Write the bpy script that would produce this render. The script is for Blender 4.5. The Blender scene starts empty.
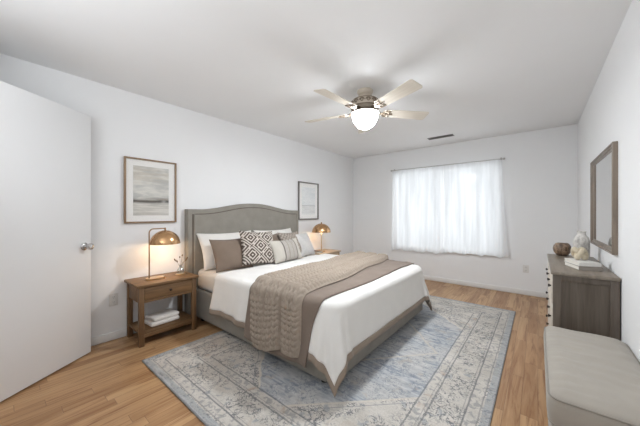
import bpy, bmesh, math, random
from mathutils import Vector, Matrix, noise
PI = math.pi
R = math.radians
SC = bpy.context.scene
COL = SC.collection
random.seed(7)

# ------------------------------------------------------------------ camera
cam_d = bpy.data.cameras.new('camera')
cam = bpy.data.objects.new('camera', cam_d)
COL.objects.link(cam)
cam_d.sensor_width = 36.0
cam_d.lens = 36.0 * 265.7 / 640.0
cam_d.shift_y = 0.65 / 640.0
cam_d.clip_start = 0.02
cam.location = (0, 0, 1.216)
cam.rotation_euler = (PI / 2, 0, R(39.36))
SC.camera = cam

# ------------------------------------------------------------------ world, large lights, exposure
world = bpy.data.worlds.new('daylight')
SC.world = world
world.use_nodes = True
wn = world.node_tree.nodes['Background']
wn.inputs[0].default_value = (0.93, 0.97, 1.0, 1)
wn.inputs[1].default_value = 0.26


def area(name, loc, rot, sx, sy, power, col):
    d = bpy.data.lights.new(name, 'AREA')
    d.shape = 'RECTANGLE'
    d.size = sx
    d.size_y = sy
    d.energy = power
    d.color = col
    o = bpy.data.objects.new(name, d)
    COL.objects.link(o)
    o.location = loc
    o.rotation_euler = rot
    return o


# daylight arriving at the window, and an added fill light behind the camera, aimed up
area('window_daylight', (-1.34, 5.45, 1.35), (R(-90), 0, 0), 1.95, 1.7, 21.5, (0.90, 0.955, 1.0))
area('added_fill_light', (-0.9, -0.55, 1.75), (R(128), 0, 0), 2.2, 0.8, 22, (0.90, 0.95, 1.0))

vs = SC.view_settings
vs.view_transform = 'Standard'
vs.look = 'None'
vs.gamma = 1.0
vs.use_curve_mapping = False
vs.exposure = 0.38

# ------------------------------------------------------------------ node helpers


class N:
    """small wrapper that lets node sockets be combined with + - * and functions"""

    def __init__(s, nt, sock):
        s.nt, s.s = nt, sock

    def op(s, o, b=None, c=None, rev=False, clamp=False):
        n = s.nt.nodes.new('ShaderNodeMath')
        n.operation = o
        n.use_clamp = clamp
        args = [s, b, c]
        if rev:
            args = [b, s, c]
        for i, v in enumerate(args):
            if v is None:
                continue
            if isinstance(v, N):
                s.nt.links.new(v.s, n.inputs[i])
            else:
                n.inputs[i].default_value = v
        return N(s.nt, n.outputs[0])

    def __add__(s, b): return s.op('ADD', b)
    __radd__ = __add__
    def __sub__(s, b): return s.op('SUBTRACT', b)
    def __rsub__(s, b): return s.op('SUBTRACT', b, rev=True)
    def __mul__(s, b): return s.op('MULTIPLY', b)
    __rmul__ = __mul__
    def __truediv__(s, b): return s.op('DIVIDE', b)
    def abs(s): return s.op('ABSOLUTE')
    def lt(s, b): return s.op('LESS_THAN', b)
    def gt(s, b): return s.op('GREATER_THAN', b)
    def max(s, b): return s.op('MAXIMUM', b)
    def min(s, b): return s.op('MINIMUM', b)
    def sin(s): return s.op('SINE')
    def frac(s): return s.op('FRACT')
    def clamp(s): return s.op('ADD', 0.0, clamp=True)
    def band(s, a, b): return s.gt(a) * s.lt(b)

    def ss(s, a, b):
        n = s.nt.nodes.new('ShaderNodeMapRange')
        n.interpolation_type = 'SMOOTHSTEP'
        s.nt.links.new(s.s, n.inputs[0])
        n.inputs[1].default_value = a
        n.inputs[2].default_value = b
        return N(s.nt, n.outputs[0])


class Mat:
    def __init__(s, name, rough=0.6, metal=0.0, spec=0.5):
        s.m = bpy.data.materials.new(name)
        s.m.use_nodes = True
        s.nt = s.m.node_tree
        s.b = s.nt.nodes['Principled BSDF']
        s.b.inputs['Roughness'].default_value = rough
        s.b.inputs['Metallic'].default_value = metal
        s.b.inputs['Specular IOR Level'].default_value = spec
        s._xyz = None

    def coords(s):
        if s._xyz is None:
            t = s.nt.nodes.new('ShaderNodeTexCoord')
            s.tc = t.outputs['Object']
            x = s.nt.nodes.new('ShaderNodeSeparateXYZ')
            s.nt.links.new(s.tc, x.inputs[0])
            s._xyz = [N(s.nt, o) for o in x.outputs]
        return s._xyz

    def vec(s, x, y, z):
        n = s.nt.nodes.new('ShaderNodeCombineXYZ')
        for i, v in enumerate((x, y, z)):
            if isinstance(v, N):
                s.nt.links.new(v.s, n.inputs[i])
            else:
                n.inputs[i].default_value = v
        return n.outputs[0]

    def noise(s, scale=(1, 1, 1), detail=3.0, rough=0.5, dist=0.0, off=0.0):
        x, y, z = s.coords()
        n = s.nt.nodes.new('ShaderNodeTexNoise')
        s.nt.links.new(s.vec(x * scale[0] + off, y * scale[1], z * scale[2]), n.inputs['Vector'])
        n.inputs['Scale'].default_value = 1.0
        n.inputs['Detail'].default_value = detail
        n.inputs['Roughness'].default_value = rough
        n.inputs['Distortion'].default_value = dist
        return N(s.nt, n.outputs['Fac'])

    def mix(s, f, a, b):
        n = s.nt.nodes.new('ShaderNodeMix')
        n.data_type = 'RGBA'
        for i, v in ((0, f), (6, a), (7, b)):
            if isinstance(v, N):
                s.nt.links.new(v.s, n.inputs[i])
            elif isinstance(v, tuple):
                n.inputs[i].default_value = (*v, 1)
            elif isinstance(v, (int, float)):
                n.inputs[i].default_value = v
            else:
                s.nt.links.new(v, n.inputs[i])
        return n.outputs[2]

    def color(s, c):
        if isinstance(c, tuple):
            s.b.inputs['Base Color'].default_value = (*c, 1)
        else:
            s.nt.links.new(c, s.b.inputs['Base Color'])
        return s

    def bump(s, h, strength=0.3, dist=0.01):
        n = s.nt.nodes.new('ShaderNodeBump')
        n.inputs['Strength'].default_value = strength
        n.inputs['Distance'].default_value = dist
        s.nt.links.new(h.s, n.inputs['Height'])
        s.nt.links.new(n.outputs[0], s.b.inputs['Normal'])
        return s


def srgb(r, g, b):
    def f(v):
        v /= 255.0
        return v / 12.92 if v <= 0.04045 else ((v + 0.055) / 1.055) ** 2.4
    return (f(r), f(g), f(b))


def plain(name, col, rough=0.6, metal=0.0, var=0.06, scale=30, spec=0.5, bump=0.0, bscale=200):
    M = Mat(name, rough, metal, spec)
    n = M.noise((scale, scale, scale), 3)
    dk = tuple(max(0, c * (1 - var)) for c in col)
    lt = tuple(min(1, c * (1 + var)) for c in col)
    M.color(M.mix(n, dk, lt))
    if bump:
        M.bump(M.noise((bscale, bscale, bscale), 2), bump, 0.003)
    return M.m


def wood(name, c1, c2, axis='y', rough=0.5, s=1.0):
    M = Mat(name, rough)
    sc = {'x': (1.5, 28, 28), 'y': (28, 1.5, 28), 'z': (28, 28, 1.5)}[axis]
    sc = tuple(v * s for v in sc)
    a = M.noise(sc, 4, 0.6, 0.6)
    b = M.noise(tuple(v * 3 for v in sc), 3, 0.6)
    f = (a * 0.7 + b * 0.3).ss(0.3, 0.7)
    M.color(M.mix(f, c1, c2))
    M.bump(b, 0.12, 0.002)
    return M.m


def fabric(name, c, var=0.1, weave=700, bump=0.25, rough=0.9):
    M = Mat(name, rough, 0, 0.2)
    n = M.noise((9, 9, 9), 4)
    w = M.noise((weave, weave, weave), 2)
    dk = tuple(v * (1 - var) for v in c)
    lt = tuple(min(1, v * (1 + var)) for v in c)
    M.color(M.mix((n * 0.5 + w * 0.5).ss(0.25, 0.75), dk, lt))
    M.bump(w, bump, 0.002)
    M.b.inputs['Sheen Weight'].default_value = 0.15
    return M.m


# ------------------------------------------------------------------ materials
def mk_wall(name, c):
    M = Mat(name, 0.75, 0, 0.25)
    n = M.noise((2.5, 2.5, 2.5), 3)
    M.color(M.mix(n, tuple(v * 0.985 for v in c), tuple(v * 1.015 for v in c)))
    M.bump(M.noise((160, 160, 160), 2), 0.06, 0.002)
    return M.m


m_wall = mk_wall('wall_paint', (0.875, 0.875, 0.875))
m_ceil = mk_wall('ceiling_paint', (0.90, 0.90, 0.90))
m_trim = plain('trim_paint', (0.82, 0.81, 0.79), 0.4, var=0.02)
m_door = plain('door_paint', (0.83, 0.83, 0.83), 0.45, var=0.015, scale=4)


def mk_floor():
    M = Mat('oak_floor', 0.33, 0, 0.45)
    x, y, z = M.coords()
    W = 0.083
    xr = x / W
    row = xr.op('FLOOR')
    # a random offset and length shift for every row of strips
    wn1 = M.nt.nodes.new('ShaderNodeTexWhiteNoise')
    wn1.noise_dimensions = '1D'
    M.nt.links.new(row.s, wn1.inputs['W'])
    r1 = N(M.nt, wn1.outputs['Value'])
    yl = y / 0.72 + r1 * 7.3
    cell = yl.op('FLOOR')
    wn2 = M.nt.nodes.new('ShaderNodeTexWhiteNoise')
    wn2.noise_dimensions = '2D'
    M.nt.links.new(M.vec(row, cell, 0.0), wn2.inputs['Vector'])
    r2 = N(M.nt, wn2.outputs['Value'])
    fx = xr.frac()
    fy = yl.frac()
    seam = (fx.min(1 - fx) * W).lt(0.0011).max((fy.min(1 - fy) * 0.72).lt(0.0013))
    g = M.nt.nodes.new('ShaderNodeTexNoise')
    M.nt.links.new(M.vec(x * 24 + r2 * 40, y * 1.6 + r2 * 17, 0.0), g.inputs['Vector'])
    g.inputs['Scale'].default_value = 1
    g.inputs['Detail'].default_value = 5
    g.inputs['Roughness'].default_value = 0.62
    g.inputs['Distortion'].default_value = 1.1
    gr = N(M.nt, g.outputs['Fac'])
    base = M.mix(r2.ss(0.0, 1.0), srgb(158, 118, 80), srgb(189, 151, 110))
    base = M.mix(gr.ss(0.48, 0.68) * 0.8, base, srgb(130, 86, 52))
    base = M.mix(gr.ss(0.5, 0.28) * 0.35, base, srgb(204, 170, 130))
    base = M.mix(seam * 0.65, base, srgb(92, 58, 34))
    M.color(base)
    rr = M.nt.nodes.new('ShaderNodeMapRange')
    M.nt.links.new(gr.s, rr.inputs[0])
    rr.inputs[3].default_value = 0.27
    rr.inputs[4].default_value = 0.42
    M.nt.links.new(rr.outputs[0], M.b.inputs['Roughness'])
    M.bump(1 - seam, 0.35, 0.0015)
    return M.m


m_floor = mk_floor()
m_oak = wood('light_oak', srgb(96, 70, 45), srgb(136, 104, 70), 'y', 0.5)
m_oak_v = wood('light_oak_upright', srgb(94, 69, 45), srgb(134, 102, 69), 'z', 0.5)
m_pale = wood('pale_oak', srgb(176, 152, 124), srgb(206, 184, 156), 'y', 0.5)
m_pale_v = wood('pale_oak_upright', srgb(172, 148, 120), srgb(204, 182, 154), 'z', 0.5)
m_grey_lit = wood('grey_brown_wood_lit', srgb(118, 108, 96), srgb(140, 129, 116), 'y', 0.42)  # dresser top: same wood, with reflected light put into a paler colour
m_grey_x = wood('grey_brown_wood_cross', srgb(128, 114, 100), srgb(152, 138, 122), 'x', 0.42)
m_grey_shaded = wood('grey_brown_wood_shaded', srgb(82, 72, 62), srgb(106, 95, 84), 'z', 0.5)  # dresser sides: same wood, with their shade put into a darker colour
m_drawer_lit = wood('drawer_wood_lit', srgb(196, 186, 172), srgb(222, 213, 200), 'y', 0.5)  # dresser wood again, window light on the drawer fronts put into the colour
m_frame = wood('picture_frame_wood', srgb(122, 98, 74), srgb(158, 132, 104), 'z', 0.5)
m_frame_g = wood('grey_frame_wood', srgb(104, 98, 92), srgb(134, 128, 122), 'z', 0.5)
m_mframe = wood('mirror_frame_wood', srgb(104, 92, 80), srgb(140, 126, 112), 'z', 0.4)
m_black = plain('dark_bronze', srgb(52, 46, 42), 0.4, 0.7)
m_brass = plain('aged_brass', (0.60, 0.36, 0.185), 0.26, 1.0, 0.1, 8)
m_brass_d = plain('dark_brass', (0.34, 0.215, 0.12), 0.33, 1.0, 0.1, 8)
m_brass_l = plain('bright_brass', (0.66, 0.48, 0.28), 0.28, 1.0, 0.06, 8)
m_chrome = plain('brushed_chrome', (0.62, 0.61, 0.6), 0.2, 1.0, 0.03)
m_steel = plain('rod_metal', (0.45, 0.43, 0.41), 0.35, 0.9, 0.05)
m_bedfab = fabric('bed_linen_upholstery', srgb(147, 142, 133), 0.12)
m_piping = fabric('bed_piping', srgb(104, 94, 84), 0.1)
m_sheet = fabric('white_sheet', srgb(228, 222, 214), 0.03, 500, 0.1)
m_duvet = fabric('white_duvet_cotton', srgb(235, 233, 229), 0.03, 500, 0.12)
m_hem = fabric('taupe_hem', srgb(150, 135, 121), 0.07)
m_blanket = fabric('taupe_blanket', srgb(128, 114, 103), 0.08, 500, 0.2)
m_pill_w = fabric('white_pillowcase', srgb(230, 226, 220), 0.03, 500, 0.1)
m_pill_t = fabric('taupe_cushion_cover', srgb(128, 112, 99), 0.1)
m_pill_f = fabric('pale_grey_cushion_cover', srgb(196, 193, 190), 0.12, 60, 0.15)
m_bench = fabric('bench_linen', srgb(166, 159, 149), 0.05, 600, 0.15)
m_bench_p = fabric('bench_piping', srgb(146, 140, 131), 0.05)
m_paper = plain('book_pages', srgb(225, 220, 210), 0.8, var=0.05, scale=60)
m_cover_w = plain('white_book_cover', srgb(226, 223, 218), 0.5, var=0.02)
m_cover_g = plain('grey_book_cover', srgb(150, 142, 134), 0.5, var=0.03)
m_cover_d = plain('dark_book_cover', srgb(94, 78, 66), 0.5, var=0.05)
m_linen = fabric('folded_white_linen', srgb(224, 218, 212), 0.04)
m_plate = plain('outlet_plastic', srgb(226, 224, 220), 0.35, var=0.01)
m_slot = plain('outlet_slot', srgb(70, 68, 66), 0.6)
m_ventm = plain('vent_metal', srgb(150, 148, 146), 0.5, 0.3)
m_vent_shade = plain('vent_shade_colour', srgb(84, 82, 80), 0.7)  # dark colour standing for the shade behind the louvres
m_fanw = plain('fan_antique_white', srgb(200, 188, 172), 0.4, 0.0, 0.1, 40)
m_fand = plain('fan_pewter', srgb(134, 120, 105), 0.38, 0.55, 0.25, 60)
m_blade = wood('fan_blade_wash', srgb(212, 203, 188), srgb(230, 222, 209), 'x', 0.45, 0.6)
m_stem = plain('dried_stem', srgb(120, 92, 58), 0.8)
m_bud = plain('dried_bud', srgb(92, 66, 46), 0.8, var=0.2)
m_mat = plain('picture_mat', srgb(242, 240, 236), 0.8, var=0.01)


def mk_knit():
    M = Mat('chunky_knit_yarn', 0.95, 0, 0.15)
    n = M.noise((40, 40, 40), 3)
    w = M.noise((500, 500, 500), 2)
    M.color(M.mix((n * 0.3 + w * 0.3 + 0.2).ss(0.3, 0.7), srgb(152, 139, 126), srgb(178, 165, 151)))
    M.bump(w, 0.4, 0.002)
    return M.m


def mk_geo():
    """diamond key pattern on a square cushion"""
    M = Mat('diamond_woven_cover', 0.9, 0, 0.2)
    x, y, z = M.coords()
    p = 0.215
    u = ((x / p + 0.5).frac() - 0.5).abs()
    v = (((y - 0.215) / p + 0.5).frac() - 0.5).abs()
    d = u + v
    d2 = (1 - d).min(d)
    rings = (d2 * 5.0 + 0.1).frac().lt(0.42)
    brk = ((x * 58.0).sin() * (y * 58.0).sin()).gt(0.8)
    f = rings.max(brk)
    n = M.noise((300, 300, 300), 2)
    M.color(M.mix(f, M.mix(n, srgb(78, 67, 60), srgb(98, 86, 77)), M.mix(n, srgb(190, 181, 171), srgb(214, 206, 197))))
    M.bump(n * 0.5 + f, 0.3, 0.003)
    return M.m


def mk_stripe():
    """grey lumbar cushion with dark stitched bands around a textured middle"""
    M = Mat('banded_lumbar_cover', 0.9, 0, 0.2)
    x, y, z = M.coords()
    ax = (x - 0.02).abs()
    n = M.noise((260, 260, 260), 2)
    base = M.mix(n, srgb(176, 170, 160), srgb(204, 198, 188))
    mid = M.mix((x * 330).sin().ss(-0.6, 0.6) * 0.7 + n * 0.3, srgb(140, 133, 125), srgb(200, 193, 185))
    c = M.mix(ax.lt(0.115), base, mid)
    c = M.mix((ax.band(0.105, 0.122)) * 0.85, c, srgb(84, 78, 74))
    c = M.mix((ax.band(0.032, 0.040)) * 0.5, c, srgb(110, 102, 96))
    M.color(c)
    M.bump(n, 0.3, 0.003)
    return M.m


def mk_speck():
    M = Mat('speckled_cover', 0.9, 0, 0.2)
    x, y, z = M.coords()
    n = M.noise((70, 70, 70), 3)
    g = ((x * 120).sin() * (y * 120).sin()).ss(-0.4, 0.5)
    M.color(M.mix((n.ss(0.35, 0.65) * 0.5 + g * 0.5), srgb(120, 108, 98), srgb(186, 176, 165)))
    M.bump(n, 0.2, 0.003)
    return M.m


def mk_rug():
    M = Mat('faded_medallion_rug', 0.95, 0, 0.1)
    x, y, z = M.coords()          # origin at the rug's centre
    hx, hy = 1.155, 1.655
    ax, ay = x.abs(), y.abs()
    wob = M.noise((6, 6, 6), 3) - 0.5
    e = (hx - ax).min(hy - ay)    # distance to the nearest edge
    ew = e + wob * 0.012
    n_big = M.noise((2.2, 3.4, 1), 4, 0.6)
    n_str = M.noise((7, 34, 1), 4, 0.65)          # worn streaks across the pile
    n_fine = M.noise((120, 120, 1), 2)
    cream = M.mix((n_big * 0.5 + n_fine * 0.3 + n_str * 0.2).ss(0.35, 0.65), srgb(180, 174, 165), srgb(214, 209, 202))
    blue = M.mix(n_str.ss(0.32, 0.68), srgb(124, 134, 148), srgb(194, 197, 200))
    blue = M.mix(n_big.ss(0.42, 0.62) * 0.6, blue, srgb(198, 195, 190))
    # medallion
    sx = x + wob * 0.05
    sy = y + wob * 0.05
    med = (sx.abs() * 0.97 + sy.abs() - 1.40).max(sx.abs() - 0.80).max(sy.abs() - 1.31)
    inm = med.lt(0.0)
    # curling floral contour lines
    f1 = M.noise((17, 17, 1), 2, 0.5, 1.6)
    f2 = M.noise((11, 11, 1), 2, 0.5, 2.2, 9.3)
    lines = (f1 - 0.5).abs().lt(0.03).max((f2 - 0.52).abs().lt(0.021))
    keep = M.noise((5, 5, 1), 2, 0.5, 0, 31.0).ss(0.36, 0.52) * M.noise((30, 30, 1), 2, 0.5, 0, 3.0).ss(0.34, 0.52)
    flor = lines * keep
    blob = M.noise((15, 15, 1), 2, 0.4, 0.8, 55.0).ss(0.62, 0.68)
    rust = M.noise((9, 9, 1), 3, 0.5, 0.5, 77.0).ss(0.58, 0.72)
    c = cream
    c = M.mix(rust * 0.35, c, srgb(176, 152, 132))
    c = M.mix(blob * 0.5, c, srgb(126, 138, 150))
    c = M.mix(flor * 0.8, c, srgb(84, 88, 96))
    b = M.mix(flor * 0.5, blue, srgb(96, 108, 126))
    b = M.mix(rust * 0.6, b, srgb(176, 166, 154))
    b = M.mix(blob * 0.5, b, srgb(96, 106, 122))
    c = M.mix(inm * 0.92, c, b)
    rim = med.abs().lt(0.012)
    c = M.mix(rim * 0.6, c, srgb(214, 205, 190))
    rim2 = (med - 0.055).abs().lt(0.006)
    c = M.mix(rim2 * 0.5 * e.gt(0.40), c, srgb(110, 114, 122))
    # inner cartouche
    med2 = (sx.abs() * 0.9 + sy.abs() * 0.8 - 0.62).abs().lt(0.012)
    c = M.mix(med2 * 0.5, c, srgb(206, 196, 180))
    # borders
    def ln(c, d, w, col, k):
        return M.mix((ew - d).abs().lt(w) * k, c, col)
    guard = (M.noise((26, 26, 1), 2, 0.5, 0.8, 13.0)).ss(0.5, 0.6)
    gcol = M.mix(guard * 0.6, cream, srgb(128, 130, 134))
    c = M.mix(ew.band(0.06, 0.125), c, gcol)
    gcol2 = M.mix(rust * 0.6, gcol, srgb(174, 148, 126))
    c = M.mix(ew.band(0.325, 0.385), c, gcol2)
    outer = M.mix(n_str.ss(0.3, 0.7), srgb(118, 126, 136), srgb(184, 187, 189))
    c = M.mix(ew.lt(0.05) * (0.35 + n_str.ss(0.3, 0.6) * 0.45), c, outer)
    for d, w, k in ((0.062, 0.004, 0.5), (0.13, 0.005, 0.75), (0.15, 0.003, 0.4), (0.315, 0.005, 0.7), (0.335, 0.003, 0.4), (0.392, 0.005, 0.7)):
        c = ln(c, d, w, srgb(104, 106, 110), k)
    c = M.mix(e.lt(0.008) * 0.6, c, srgb(90, 92, 94))
    # general fading
    c = M.mix(n_fine * 0.22, c, srgb(206, 201, 193))
    M.color(c)
    M.bump(n_fine, 0.5, 0.004)
    return M.m


def mk_print(kind):
    M = Mat('abstract_print_' + kind, 0.55)
    x, y, z = M.coords()          # z: 0 bottom .. 1 top of print set by scale below
    H = 0.47
    v = z / H
    n = M.noise((1, 4, 14), 4, 0.6, 0.4)
    n2 = M.noise((1, 3, 40), 4, 0.65, 0.6, 5.0)
    if kind == 'shore':
        c = M.mix(n.ss(0.35, 0.65), srgb(186, 186, 182), srgb(224, 221, 213))
        c = M.mix(v.ss(0.62, 0.85) * n2.ss(0.4, 0.6) * 0.6, c, srgb(198, 188, 172))
        lo = M.mix(n2.ss(0.35, 0.65), srgb(186, 182, 174), srgb(220, 216, 208))
        c = M.mix(v.lt(0.30), c, lo)
        hz = (v + (n - 0.5) * 0.10 - 0.315).abs()
        side = M.noise((1, 5.5, 1), 2, 0.5, 0, 2.0)
        c = M.mix((1 - hz.ss(0.0, 0.075)) * (side + n2 * 0.5).ss(0.42, 0.72), c, srgb(56, 50, 44))
        c = M.mix((1 - (v - 0.36).abs().ss(0.0, 0.09)) * n2.ss(0.4, 0.7) * 0.7, c, srgb(138, 122, 102))
    else:
        c = M.mix(n.ss(0.3, 0.7), srgb(224, 226, 226), srgb(238, 238, 236))
        c = M.mix(v.lt(0.34) * 0.5, c, srgb(226, 224, 220))
        c = M.mix((1 - (v - 0.34).abs().ss(0.0, 0.03)) * 0.6, c, srgb(170, 170, 168))
        c = M.mix(v.band(0.06, 0.30) * (n2.gt(0.55)) * 0.25, c, srgb(180, 178, 172))
    M.color(c)
    return M.m


def mk_pot():
    M = Mat('glazed_brown_pot', 0.45)
    n = M.noise((30, 30, 22), 4, 0.6, 0.8)
    M.color(M.mix(n.ss(0.35, 0.65), srgb(84, 66, 52), srgb(148, 124, 102)))
    M.bump(n, 0.5, 0.006)
    return M.m


def mk_vase():
    M = Mat('weathered_grey_ceramic', 0.7)
    n = M.noise((22, 22, 22), 5, 0.65)
    x, y, z = M.coords()
    f = (n + (z - 0.12) * 1.2).ss(0.32, 0.72)
    M.color(M.mix(f, srgb(150, 145, 139), srgb(222, 218, 212)))
    M.bump(n, 0.4, 0.005)
    return M.m


def mk_sheer():
    M = Mat('white_sheer', 0.8)
    nt = M.nt
    nt.nodes.remove(M.b)
    out = nt.nodes['Material Output']
    tr = nt.nodes.new('ShaderNodeBsdfTransparent')
    tl = nt.nodes.new('ShaderNodeBsdfTranslucent')
    df = nt.nodes.new('ShaderNodeBsdfDiffuse')
    tl.inputs[0].default_value = (0.93, 0.94, 0.95, 1)
    df.inputs[0].default_value = (0.90, 0.91, 0.92, 1)
    tr.inputs[0].default_value = (1, 1, 1, 1)
    m1 = nt.nodes.new('ShaderNodeMixShader')
    m1.inputs[0].default_value = 0.5
    nt.links.new(tl.outputs[0], m1.inputs[1])
    nt.links.new(df.outputs[0], m1.inputs[2])
    m2 = nt.nodes.new('ShaderNodeMixShader')
    M.coords()
    w = M.noise((300, 2, 300), 2) * 0.4 + M.noise((13, 1, 0.7), 2, 0.5, 0.4).ss(0.3, 0.7) * 0.6
    mr = nt.nodes.new('ShaderNodeMapRange')
    nt.links.new(w.s, mr.inputs[0])
    mr.inputs[3].default_value = 0.58
    mr.inputs[4].default_value = 0.86
    nt.links.new(mr.outputs[0], m2.inputs[0])
    nt.links.new(tr.outputs[0], m2.inputs[1])
    nt.links.new(m1.outputs[0], m2.inputs[2])
    nt.links.new(m2.outputs[0], out.inputs[0])
    return M.m


def mk_glass(name, fac=0.10, tint=(1, 1, 1)):
    M = Mat(name)
    nt = M.nt
    nt.nodes.remove(M.b)
    out = nt.nodes['Material Output']
    tr = nt.nodes.new('ShaderNodeBsdfTransparent')
    tr.inputs[0].default_value = (*tint, 1)
    gl = nt.nodes.new('ShaderNodeBsdfGlossy')
    gl.inputs['Roughness'].default_value = 0.03
    lw = nt.nodes.new('ShaderNodeLayerWeight')
    mx = nt.nodes.new('ShaderNodeMixShader')
    nt.links.new((N(nt, lw.outputs['Facing']).op('POWER', 4.0) * 0.5 + 0.02 + fac * 0.3).s, mx.inputs[0])
    nt.links.new(tr.outputs[0], mx.inputs[1])
    nt.links.new(gl.outputs[0], mx.inputs[2])
    nt.links.new(mx.outputs[0], out.inputs[0])
    return M.m


def mk_emit(name, col, strength):
    M = Mat(name, 0.4)
    M.color(col)
    M.b.inputs['Emission Color'].default_value = (*col, 1)
    M.b.inputs['Emission Strength'].default_value = strength
    return M.m


m_knit = mk_knit()
m_geo = mk_geo()
m_stripe = mk_stripe()
m_speck = mk_speck()
m_rug = mk_rug()
m_print1 = mk_print('shore')
m_print2 = mk_print('pale')
m_pot = mk_pot()
m_vase = mk_vase()
m_knot = plain('pale_stone_knot', srgb(196, 184, 160), 0.55, var=0.12, scale=25)
m_sheer = mk_sheer()
m_glass = mk_glass('clear_glass', 0.1)
m_glassv = mk_glass('vase_glass', 0.25, (0.93, 0.95, 0.95))
m_picglass = mk_glass('picture_glass', 0.02)
m_bulb = mk_emit('warm_bulb', (1.0, 0.72, 0.42), 6.0)
def mk_bowl(name, col, strength, through):
    m = mk_emit(name, col, strength)
    nt = m.node_tree
    mx = nt.nodes.new('ShaderNodeMixShader')
    tr = nt.nodes.new('ShaderNodeBsdfTransparent')
    mx.inputs[0].default_value = 1 - through
    nt.links.new(tr.outputs[0], mx.inputs[1])
    nt.links.new(nt.nodes['Principled BSDF'].outputs[0], mx.inputs[2])
    nt.links.new(mx.outputs[0], nt.nodes['Material Output'].inputs[0])
    return m


m_bowl = mk_bowl('lit_frosted_bowl', (0.91, 0.955, 1.0), 46.0, 0.5)
m_mirror = Mat('mirror_silver', 0.015, 1.0).color((0.86, 0.87, 0.87)).m
m_shade_in = plain('lamp_shade_inside', (0.86, 0.66, 0.42), 0.4, 0.2)

# ------------------------------------------------------------------ mesh helpers


def box(bm, x0, x1, y0, y1, z0, z1, bev=0.0, seg=2):
    v = [bm.verts.new((x, y, z)) for z in (z0, z1) for y in (y0, y1) for x in (x0, x1)]
    fs = [(0, 2, 3, 1), (4, 5, 7, 6), (0, 1, 5, 4), (2, 6, 7, 3), (0, 4, 6, 2), (1, 3, 7, 5)]
    faces = [bm.faces.new([v[i] for i in f]) for f in fs]
    if bev > 0:
        ed = list({e for f in faces for e in f.edges})
        bmesh.ops.bevel(bm, geom=ed, offset=bev, segments=seg, profile=0.5, affect='EDGES')


def lathe(bm, prof, cx=0.0, cy=0.0, cz=0.0, seg=32, axis='z', sx=1.0, sy=1.0):
    rings = []
    for r, h in prof:
        ring = []
        if r < 1e-6:
            p = (cx, cy, cz + h) if axis == 'z' else ((cx + h, cy, cz) if axis == 'x' else (cx, cy + h, cz))
            ring = [bm.verts.new(p)] * seg
        else:
            for i in range(seg):
                a = 2 * PI * i / seg
                c, s = r * math.cos(a) * sx, r * math.sin(a) * sy
                if axis == 'z':
                    p = (cx + c, cy + s, cz + h)
                elif axis == 'x':
                    p = (cx + h, cy + c, cz + s)
                else:
                    p = (cx + s, cy + h, cz + c)
                ring.append(bm.verts.new(p))
        rings.append(ring)
    for a, b in zip(rings, rings[1:]):
        for i in range(seg):
            j = (i + 1) % seg
            q = []
            for vv in (a[i], a[j], b[j], b[i]):
                if vv not in q:
                    q.append(vv)
            if len(q) > 2:
                bm.faces.new(q)


def tube(bm, pts, rad, seg=12, closed=False, cap=True):
    pts = [Vector(p) for p in pts]
    n = len(pts)
    rings = []
    prev = None
    for i, p in enumerate(pts):
        if closed:
            t = pts[(i + 1) % n] - pts[i - 1]
        else:
            t = pts[min(i + 1, n - 1)] - pts[max(i - 1, 0)]
        t.normalize()
        if prev is None:
            u = t.orthogonal().normalized()
        else:
            u = (prev - t * prev.dot(t)).normalized()
        prev = u
        w = t.cross(u)
        r = rad[i] if isinstance(rad, (list, tuple)) else rad
        rings.append([bm.verts.new(p + (u * math.cos(2 * PI * k / seg) + w * math.sin(2 * PI * k / seg)) * r) for k in range(seg)])
    for i in range(n if closed else n - 1):
        a, b = rings[i], rings[(i + 1) % n]
        for k in range(seg):
            bm.faces.new((a[k], a[(k + 1) % seg], b[(k + 1) % seg], b[k]))
    if cap and not closed:
        bm.faces.new(rings[0][::-1])
        bm.faces.new(rings[-1])


def prism(bm, poly, axis, a, b):
    """extrude a 2-D polygon along an axis ('x': poly is (y,z); 'z': poly is (x,y); 'y': poly is (x,z))"""
    def P(p, h):
        return (h, p[0], p[1]) if axis == 'x' else ((p[0], p[1], h) if axis == 'z' else (p[0], h, p[1]))
    A = [bm.verts.new(P(p, a)) for p in poly]
    B = [bm.verts.new(P(p, b)) for p in poly]
    n = len(poly)
    bm.faces.new(A[::-1])
    bm.faces.new(B)
    for i in range(n):
        j = (i + 1) % n
        bm.faces.new((A[i], A[j], B[j], B[i]))


def link(name, bm, mat, parent=None, smooth=True, ang=40):
    bmesh.ops.recalc_face_normals(bm, faces=bm.faces[:])
    me = bpy.data.meshes.new(name)
    bm.to_mesh(me)
    bm.free()
    me.materials.append(mat)
    if smooth:
        me.shade_smooth()
        try:
            me.set_sharp_from_angle(angle=R(ang))
        except Exception:
            pass
    o = bpy.data.objects.new(name, me)
    COL.objects.link(o)
    if parent is not None:
        o.parent = parent
    return o


def bmn():
    return bmesh.new()


def part(name, fn, mat, parent, smooth=True, label=None):
    bm = bmn()
    fn(bm)
    o = link(name, bm, mat, parent, smooth)
    if label:
        o['label'] = label
    return o


def tag(o, label, cat, group=None, kind=None):
    o['label'] = label
    o['category'] = cat
    if group:
        o['group'] = group
    if kind:
        o['kind'] = kind
    return o


def thing(name, loc, label, cat, rz=0.0, group=None):
    o = bpy.data.objects.new(name, None)
    o.empty_display_size = 0.1
    COL.objects.link(o)
    o.location = loc
    o.rotation_euler = (0, 0, rz)
    return tag(o, label, cat, group)


def struct(o, label, cat):
    return tag(o, label, cat, kind='structure')


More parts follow.
